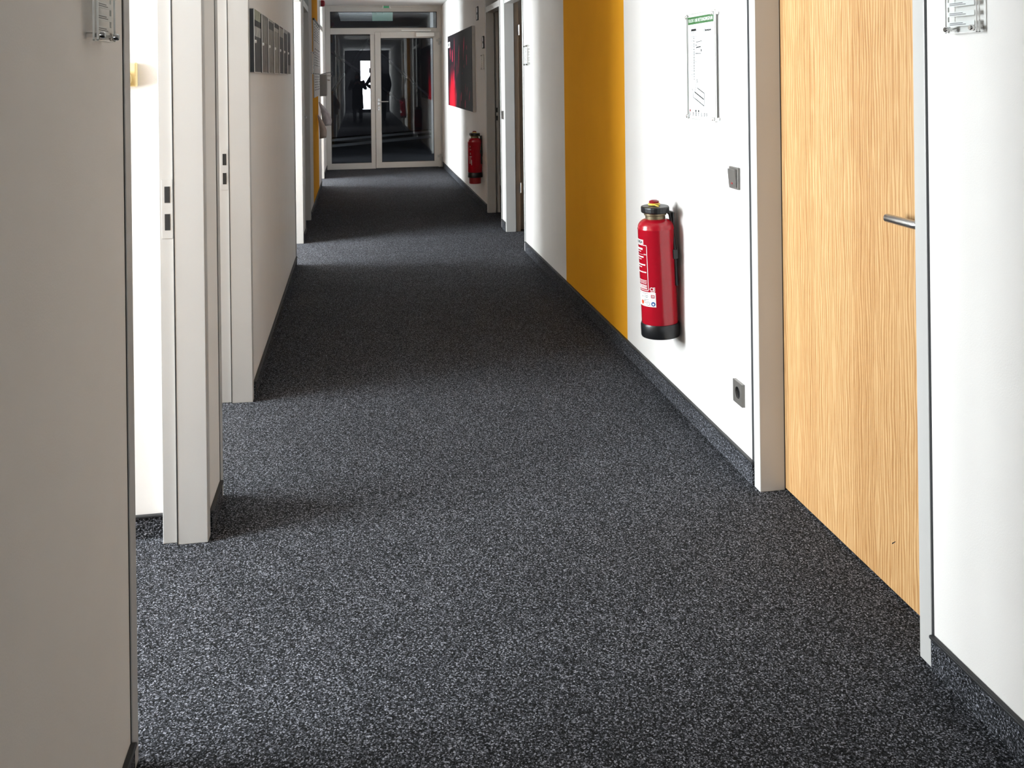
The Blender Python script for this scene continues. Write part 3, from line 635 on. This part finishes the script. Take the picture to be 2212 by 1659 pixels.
# ---------------------------------------------------------------- large picture
def picture_mat():
    m, nt, p = newmat('black_print_with_red_glow')
    tc = N(nt, 'ShaderNodeTexCoord'); mp = N(nt, 'ShaderNodeMapping'); nt.links.new(tc.outputs['Object'], mp.inputs['Vector'])
    mp.inputs['Location'].default_value = (0.86 * 1.9, 0, -0.05 * 1.0); mp.inputs['Scale'].default_value = (1.9, 0.0, 1.0)
    g = N(nt, 'ShaderNodeTexGradient', gradient_type='SPHERICAL'); mp.inputs['Scale'].default_value = (1.5, 0.0, 1.7); mp.inputs['Location'].default_value = (0.83 * 1.5, 0, -0.10)
    nt.links.new(mp.outputs[0], g.inputs['Vector'])
    mp2 = N(nt, 'ShaderNodeMapping'); mp2.inputs['Scale'].default_value = (9.0, 1, 0.5); nt.links.new(tc.outputs['Object'], mp2.inputs['Vector'])
    n = N(nt, 'ShaderNodeTexNoise', i_Scale=1.6, i_Detail=4.0); nt.links.new(mp2.outputs[0], n.inputs['Vector'])
    mul = N(nt, 'ShaderNodeMath', operation='MULTIPLY'); nt.links.new(g.outputs['Fac'], mul.inputs[0]); nt.links.new(n.outputs['Fac'], mul.inputs[1])
    r = ramp(nt, [(0.02, (0.010, 0.008, 0.010)), (0.14, (0.05, 0.006, 0.012)), (0.30, (0.42, 0.004, 0.014)), (0.55, (0.72, 0.012, 0.022))]); nt.links.new(mul.outputs[0], r.inputs['Fac'])
    nt.links.new(r.outputs['Color'], p.inputs['Base Color']); p.inputs['Roughness'].default_value = 0.6; p.inputs['Specular IOR Level'].default_value = 0.08
    return m
M['picture'] = picture_mat()
t = root('wall_picture', (XR, 12.125, 1.04), RW, 'wide black picture with red streaks and glow on right wall', 'picture')
MB().box(-1.435, 1.435, -0.035, 0, 0, 1.005).build('canvas_edge', 'alu', t, 0.002)
MB().box(-1.433, 1.433, -0.0375, -0.035, 0.002, 1.003).build('print', 'picture', t)
RED_PRINT = plain('red_print', (0.75, 0.03, 0.09, 1), 0.6, noise=0.3, nscale=20, spec=0.1)
def streak(x, z0, z1, wd, lean=0.0, mi=0):
    st = MB()
    n = 8; L_, R_ = [], []
    for k in range(n + 1):
        q = k / n; ww = 0.6 * wd * math.sin(PI * min(1, 0.06 + q * 0.94)) ** 0.7 / 2; xx = x + lean * q; z = z0 + (z1 - z0) * q
        L_.append((xx - ww, -0.0379, z)); R_.append((xx + ww, -0.0379, z))
    st.add(L_ + R_, [(k, n + 1 + k, n + 2 + k, k + 1) for k in range(n)], mi).build('red_streak', RED_PRINT, t)
for a in [(-0.55, 0.55, 0.96, 0.035, 0.03), (-0.80, 0.62, 0.80, 0.10, -0.02), (-1.10, 0.66, 0.86, 0.05, 0), (-0.62, 0.30, 0.52, 0.06, 0.03), (-0.55, 0.26, 0.38, 0.05, 0.04), (-0.05, 0.60, 0.84, 0.03, 0.14), (-0.10, 0.45, 0.70, 0.025, 0.2),
          (0.52, 0.62, 0.88, 0.035, 0.08), (0.60, 0.74, 0.92, 0.045, 0.06), (0.88, 0.55, 0.69, 0.055, 0.0), (0.90, 0.74, 0.80, 0.035, 0.0), (0.62, 0.52, 0.57, 0.03, 0), (0.42, 0.44, 0.47, 0.02, 0), (0.86, 0.18, 0.30, 0.02, 0.12), (1.10, 0.12, 0.25, 0.03, 0.08), (0.25, 0.10, 0.22, 0.05, 0.05),
          (0.68, 0.02, 0.13, 0.07, 0.03), (0.10, 0.02, 0.20, 0.02, 0.06), (-0.35, 0.03, 0.25, 0.03, 0.04), (-0.25, 0.40, 0.62, 0.02, 0.05), (0.74, 0.22, 0.33, 0.015, 0.02)]: streak(*a)
lg = MB().box(-1.425, -1.10, -0.0385, -0.0375, 0.835, 0.915).build('logo_patch', 'white_print', t)
lb = MB()
for k, (a, b) in enumerate(((-1.38, -1.32), (-1.30, -1.25), (-1.23, -1.19), (-1.17, -1.13))): lb.box(a, b, -0.0389, -0.0385, 0.855, 0.90)
lb.build('logo_marks', 'black_print', lg)

# ---------------------------------------------------------------- seven display panels on the left wall
def art_mat(name, bands):
    m, nt, p = newmat(name)
    tc = N(nt, 'ShaderNodeTexCoord'); sp = N(nt, 'ShaderNodeSeparateXYZ'); nt.links.new(tc.outputs['Object'], sp.inputs[0])
    d = N(nt, 'ShaderNodeMath', operation='DIVIDE'); d.inputs[1].default_value = 0.30; nt.links.new(sp.outputs['Z'], d.inputs[0])
    r = ramp(nt, bands); r.color_ramp.interpolation = 'CONSTANT'; nt.links.new(d.outputs[0], r.inputs['Fac'])
    n = N(nt, 'ShaderNodeTexNoise', i_Scale=25.0, i_Detail=5.0); nt.links.new(tc.outputs['Object'], n.inputs['Vector'])
    rr = ramp(nt, [(0.3, (0.6, 0.6, 0.6)), (0.7, (1.15, 1.15, 1.15))]); nt.links.new(n.outputs['Fac'], rr.inputs['Fac'])
    mul = N(nt, 'ShaderNodeMix', data_type='RGBA', blend_type='MULTIPLY'); mul.inputs['Factor'].default_value = 1.0; nt.links.new(r.outputs['Color'], mul.inputs['A']); nt.links.new(rr.outputs['Color'], mul.inputs['B'])
    nt.links.new(mul.outputs['Result'], p.inputs['Base Color']); p.inputs['Roughness'].default_value = 0.5; p.inputs['Specular IOR Level'].default_value = 0.12; return m
D, G, W3, B3 = (0.05, 0.05, 0.05), (0.22, 0.21, 0.19), (0.42, 0.41, 0.38), (0.025, 0.022, 0.022)
arts = [[(0, D), (0.55, W3), (0.70, B3), (0.80, (0.30, 0.30, 0.22))], [(0, (0.16, 0.14, 0.13)), (0.5, G), (0.9, (0.18, 0.17, 0.16))], [(0, G), (0.78, D), (0.92, W3)], [(0, (0.26, 0.25, 0.22)), (0.80, W3), (0.87, B3)],
        [(0, D), (0.75, (0.30, 0.29, 0.25)), (0.93, (0.08, 0.02, 0.03))], [(0, B3), (0.12, D), (0.88, (0.35, 0.34, 0.32))], [(0, (0.2, 0.2, 0.2)), (0.2, D), (0.93, G)]]
names7 = ['first and nearest of seven glossy display panels, pale photo above dark lower half', 'second of seven display panels from the camera, plain grey print', 'third of seven display panels from the camera, grey with dark upper band',
          'middle of the seven display panels on left wall, pale grey print', 'fifth of seven display panels, dark print with reddish top', 'sixth of seven display panels, dark print with pale top', 'last of seven display panels, nearest the bright third doorway']
for k, y in enumerate((4.362, 4.718, 5.062, 5.41, 5.768, 6.093, 6.436)):
    wd = 0.274 if k < 6 else 0.25
    t = root('display_panel', (XL, y + wd / 2, 1.484), LW, names7[k], 'picture', 'row of seven display panels on the left wall')
    MB().box(-wd / 2, wd / 2, -0.0203, -0.001, 0, 0.29).build('shade_gap_block', 'black', t)  # black block stands in for the shaded gap behind the panel
    MB().box(-wd / 2 - 0.001, wd / 2 + 0.001, -0.0235, -0.0203, -0.001, 0.291).build('acrylic_block', 'acrylic_edge', t, 0.001)
    MB().box(-wd / 2 + 0.001, wd / 2 - 0.001, -0.0242, -0.0235, 0.001, 0.289).build('print', art_mat('panel_print_%d' % k, arts[k]), t)
    MB().lathe([(0.008, 0), (0.008, 0.005), (0.005, 0.007)], (-wd / 2 + 0.010, -0.0242, 0.140), 14, axis='y').build('fixing_pin', 'white_print', t, smooth=True)

# ---------------------------------------------------------------- left wall, far end: notices, leaflets, box, alarm
t = root('notice_board', (XL, 11.42, 1.235), LW, 'clear notice board with pinned sheets on left ochre stripe', 'notice board')
MB().box(-0.77, 0.77, -0.012, 0, 0, 0.88).build('board', 'alu', t, 0.002)
MB().box(-0.775, 0.775, -0.022, 0, 0.875, 0.90).build('top_rail', 'black', t, 0.002)
for i in range(3):
    for j in range(4):
        x = -0.55 + j * 0.37; z = 0.05 + i * 0.285
        s = MB().box(x - 0.155, x + 0.155, -0.0135, -0.012, z, z + 0.235).build('notice_sheet', 'paper', t)
        p = MB()
        for q in range(6): p.box(x - 0.12, x + random.uniform(0.0, 0.12), -0.0140, -0.0135, z + 0.03 + q * 0.03, z + 0.042 + q * 0.03)
        p.build('sheet_print', 'grey_print', s)['kind'] = 'stuff'
        MB().lathe([(0.006, 0), (0.006, 0.008)], (x, -0.0135, z + 0.222), 10, axis='y').build('pin', 'dark_plastic', s)
def leaflet(loc, w_, h_, curl, mat, label, lean):
    n = 10; v = []; mb = MB()
    for k in range(n + 1):
        q = k / n
        for s in (-1, 1):
            v.append((s * w_ / 2 + lean * q, -0.016 - curl * math.sin(q * PI * 0.62) * (1.0 if s > 0 else 0.25), h_ * (1 - q)))
    f = [(2 * k, 2 * k + 1, 2 * k + 3, 2 * k + 2) for k in range(n)]
    mb.add(v, f); o = mb.build('leaflet', mat, loc=loc, smooth=True); o.rotation_euler = (0, 0, LW)
    s = o.modifiers.new('thickness', 'SOLIDIFY'); s.thickness = 0.0012
    return tag(o, label, 'leaflet', 'leaflets hanging on the left wall')
leaflet((XL, 11.75, 0.86), 0.21, 0.30, 0.15, plain('shaded_white_leaflet', (0.34, 0.31, 0.31, 1), 0.7, noise=0.25, nscale=14), 'upper white leaflet curling off the left ochre wall', 0.02)  # white paper given a darker grey that paints in its shade
leaflet((XL, 11.35, 0.735), 0.20, 0.28, 0.10, plain('ochre_leaflet', (0.30, 0.22, 0.16, 1), 0.7, noise=0.2, nscale=12), 'lower brownish leaflet curling off the left ochre wall', -0.02)
t = root('wall_box', (XL, 12.53, 1.217), LW, 'grey box with slanted lid on left wall near end door', 'box')
MB().prism_y([(-0.09, 0.02), (-0.075, 0.0), (0.075, 0.0), (0.09, 0.02), (0.09, 0.29), (-0.09, 0.29)], -0.095, 0.0).build('body', 'grey_box', t, 0.006)
MB().add([(-0.09, -0.02, 0.290), (0.09, -0.02, 0.290), (0.09, -0.165, 0.318), (-0.09, -0.165, 0.318), (-0.09, -0.02, 0.297), (0.09, -0.02, 0.297), (0.09, -0.165, 0.324), (-0.09, -0.165, 0.324)],
         [(0, 3, 2, 1), (4, 5, 6, 7), (0, 1, 5, 4), (1, 2, 6, 5), (2, 3, 7, 6), (3, 0, 4, 7)]).build('lid', 'black', t)
MB().prism([(-0.085, -0.09), (0.085, -0.09), (0.0, -0.155)], 0.262, 0.275).build('spout', 'grey_box', t, 0.002)
MB().tube([(0, -0.095, 0.215), (0, -0.13, 0.212)], 0.007, 8).build('knob', 'chrome', t)
t = root('alarm_sounder', (XL, 12.62, 2.41), LW, 'dark red alarm sounder high on the left wall', 'alarm')
MB().lathe([(0.045, 0), (0.045, 0.02), (0.040, 0.022)], (0, 0, 0.045), 28, axis='y').build('base', 'white_print', t, smooth=True)
MB().lathe([(0.043, 0.022), (0.043, 0.055), (0.038, 0.068), (0.022, 0.078)], (0, 0, 0.045), 28, axis='y').build('lens', 'red_dark', t, smooth=True)

# exit sign fitting in front of the end partition, thermostat in the office
t = root('exit_sign', (0.483, 14.90, 2.565), 0, 'small green exit sign in chrome clamps under ceiling at corridor end', 'sign')
MB().box(-0.05, 0.05, -0.003, 0.003, 0.0, 0.03).build('plate', plain('exit_green', lin(70, 170, 120), 0.3, noise=0.05), t, 0.001)
for s in (-1, 1):
    MB().tube([(s * 0.052, 0, 0.045), (s * 0.052, 0, 0.002), (s * 0.075, 0, 0.002)], 0.009, 10).build('clamp', 'white_print', t, smooth=True)  # chrome clamps coloured white to paint in their bright reflections
t = root('thermostat', (-0.730, 3.095, 1.432), 0, 'cream room thermostat with round dial on white office partition', 'thermostat')
MB().box(-0.046, 0.046, -0.025, 0, 0, 0.076).build('housing', 'cream', t, 0.004)
MB().lathe([(0.024, 0.025), (0.024, 0.036), (0.021, 0.038)], (0.010, 0, 0.024), 28, axis='y').build('dial', 'cream', t, smooth=True)

# ---------------------------------------------------------------- two people behind the viewpoint (seen reflected in the end glass)
SKIN = plain('skin', lin(205, 160, 135), 0.55, noise=0.03, nscale=20)
def person(name, loc, h, coat, coat_len, hair_mat, arms, label, trousers, wide=1.0, long_hair=False):
    t = root(name, loc, 0, label, 'person')
    k = h / 1.75
    V = {'pelvis': (0, 0, .93), 'waist': (0, 0, 1.08), 'chest': (0, 0, 1.30), 'neckb': (0, -0.005, 1.46), 'neck': (0, 0.01, 1.51), 'head': (0, 0.025, 1.60), 'crown': (0, 0.015, 1.69)}
    R = {'pelvis': .13, 'waist': .12, 'chest': .14, 'neckb': .065, 'neck': .05, 'head': .078, 'crown': .066}
    E = [('pelvis', 'waist'), ('waist', 'chest'), ('chest', 'neckb'), ('neckb', 'neck'), ('neck', 'head'), ('head', 'crown')]
    for s, n_ in ((-1, 'l'), (1, 'r')):
        V['hip' + n_] = (s * .09, 0, .88); V['knee' + n_] = (s * .105, .015, .49); V['ankle' + n_] = (s * .11, -.01, .085); V['toe' + n_] = (s * .125, .13, .03)
        R['hip' + n_] = .085; R['knee' + n_] = .055; R['ankle' + n_] = .038; R['toe' + n_] = .03
        V['sh' + n_] = (s * .175 * wide, 0, 1.42); R['sh' + n_] = .055
        el, wr = arms[n_]; V['el' + n_] = el; V['wr' + n_] = wr; R['el' + n_] = .04; R['wr' + n_] = .027
        E += [('pelvis', 'hip' + n_), ('hip' + n_, 'knee' + n_), ('knee' + n_, 'ankle' + n_), ('ankle' + n_, 'toe' + n_), ('chest', 'sh' + n_), ('sh' + n_, 'el' + n_), ('el' + n_, 'wr' + n_)]
        a, b = Vector(el), Vector(wr); d = (b - a).normalized(); side = Vector((-s, 0, 0)); side = (side - d * side.dot(d)).normalized(); nor = d.cross(side)
        palm = b + d * .055; V['pa' + n_] = tuple(palm); R['pa' + n_] = .026; E.append(('wr' + n_, 'pa' + n_))
        for q, (off, ln) in enumerate(((.026, .07), (.009, .078), (-.009, .072), (-.025, .056))):
            p1 = palm + d * .035 + side * off; p2 = p1 + d * ln * .5 + nor * .006; p3 = p2 + d * ln * .35 + nor * .022
            for z_, pp in enumerate((p1, p2, p3)): V['f%d%d%s' % (q, z_, n_)] = tuple(pp); R['f%d%d%s' % (q, z_, n_)] = .0085 - .0008 * z_
            E += [('pa' + n_, 'f%d0%s' % (q, n_)), ('f%d0%s' % (q, n_), 'f%d1%s' % (q, n_)), ('f%d1%s' % (q, n_), 'f%d2%s' % (q, n_))]
        p1 = b + d * .03 + side * .032; p2 = p1 + d * .035 + side * .018; V['t0' + n_] = tuple(p1); V['t1' + n_] = tuple(p2); R['t0' + n_] = .011; R['t1' + n_] = .009
        E += [('wr' + n_, 't0' + n_), ('t0' + n_, 't1' + n_)]
    keys = list(V); idx = {q: i for i, q in enumerate(keys)}
    me = bpy.data.meshes.new('body'); me.from_pydata([tuple(c * k for c in V[q]) for q in keys], [(idx[a], idx[b]) for a, b in E], [])
    o = bpy.data.objects.new('body', me); COL.objects.link(o); o.parent = t; me.materials.append(SKIN)
    sk = o.modifiers.new('skin', 'SKIN'); sk.use_smooth_shade = True
    for i, q in enumerate(keys):
        me.skin_vertices[0].data[i].radius = (R[q] * k * (1.15 if q in ('chest', 'waist', 'pelvis') else 1), R[q] * k * (0.85 if q in ('chest', 'waist', 'pelvis') else 1)); me.skin_vertices[0].data[i].use_root = (q == 'pelvis')
    o.modifiers.new('smooth', 'SUBSURF').render_levels = 2
    def ring(cx_, cy_, z, rx, ry, n=24): return [((cx_ + rx * math.cos(2 * PI * a / n)) * k, (cy_ + ry * math.sin(2 * PI * a / n)) * k, z * k) for a in range(n)]
    hs = .20 * wide
    prof = [(coat_len, .215, .15), (coat_len + .12, .20, .145), (.95, .185 * wide, .145), (1.10, .175 * wide, .14), (1.28, .20 * wide, .15), (1.40, hs, .13), (1.455, hs * .72, .10), (1.485, .075, .075), (1.53, .068, .07)]
    c = MB().loft([ring(0, 0, *p) for p in prof], 0, False)
    for n_ in 'lr':
        s_, e_, w_ = (Vector(V[q + n_]) * k for q in ('sh', 'el', 'wr')); c.tube([s_ - (e_ - s_) * .12, s_, s_.lerp(e_, .5), e_, e_.lerp(w_, .5), e_.lerp(w_, .96)], [.085 * k, .085 * k, .072 * k, .064 * k, .055 * k, .046 * k], 16)
    c.build('coat', coat, t, smooth=True)
    tr = MB()
    for s, n_ in ((-1, 'l'), (1, 'r')):
        hp_, kn_, an_ = (Vector(V[q + n_]) * k for q in ('hip', 'knee', 'ankle')); tr.tube([hp_ + Vector((0, 0, .06)), hp_, hp_.lerp(kn_, .5), kn_, kn_.lerp(an_, .6), an_], [.105 * k, .105 * k, .09 * k, .072 * k, .062 * k, .058 * k], 16)
        sh = MB(); a = Vector(V['ankle' + n_]) * k
        sh.loft([[(a.x + rx * math.cos(2 * PI * q / 16), a.y + .05 + ry * math.sin(2 * PI * q / 16), z) for q in range(16)] for z, rx, ry in ((0.0, .05, .14), (.03, .052, .142), (.06, .046, .12), (.09, .04, .07), (.11, .04, .055))])
        sh.build('shoe', 'black', t, smooth=True)
    tr.build('trousers', trousers, t, smooth=True)
    hh = MB().loft([ring(0, -.005 + dy, z, rx, ry, 20) for z, rx, ry, dy in (((1.44, .10, .07, -.03), ) if long_hair else ()) + ((1.56, .085, .075, -.03), (1.63, .092, .092, -.018), (1.70, .088, .092, -.008), (1.745, .060, .065, 0), (1.76, .02, .02, 0))])
    hh.build('hair', hair_mat, t, smooth=True)
    for s in (-1, 1): MB().lathe([(.010 * k, 0), (.009 * k, .006), (.004 * k, .009)], (s * .032 * k, .092 * k, 1.605 * k), 10, axis='y').build('eye', 'white_print', o)
    MB().add([(-.014 * k, .096 * k, 1.56 * k), (.014 * k, .096 * k, 1.56 * k), (0, .098 * k, 1.61 * k), (0, .122 * k, 1.565 * k)], [(0, 1, 3), (1, 2, 3), (2, 0, 3), (0, 2, 1)]).build('nose', SKIN, o)
    MB().box(-.024 * k, .024 * k, .094 * k, .100 * k, 1.530 * k, 1.538 * k).build('mouth', 'red_dark', o, 0.002)
    return t
DARK = plain('dark_coat_cloth', (0.012, 0.011, 0.014, 1), 0.9, noise=0.2, nscale=60)
person('person', (0.03, -1.0, 0), 1.63, DARK, .47, plain('grey_hair', (0.25, 0.25, 0.26, 1), 0.6, noise=0.2, nscale=60), {'l': ((-.27, .07, 1.20), (-.10, .25, 1.36)), 'r': ((.27, .07, 1.20), (.10, .25, 1.36))},
       'person in long dark coat raising both hands, reflected in the end glass', DARK, long_hair=True)
person('person', (0.80, -1.9, 0), 1.90, plain('black_jacket_cloth', (0.008, 0.008, 0.010, 1), 0.85, noise=0.2, nscale=60), .80, plain('dark_hair', (0.01, 0.008, 0.008, 1), 0.6, noise=0.2, nscale=60), {'l': ((-.44, -.06, 1.14), (-.22, .06, 1.0)), 'r': ((.30, -.03, 1.12), (.25, .06, .90))},
       'tall person in dark jacket with one hand on hip, reflected in glass', DARK, wide=1.2)
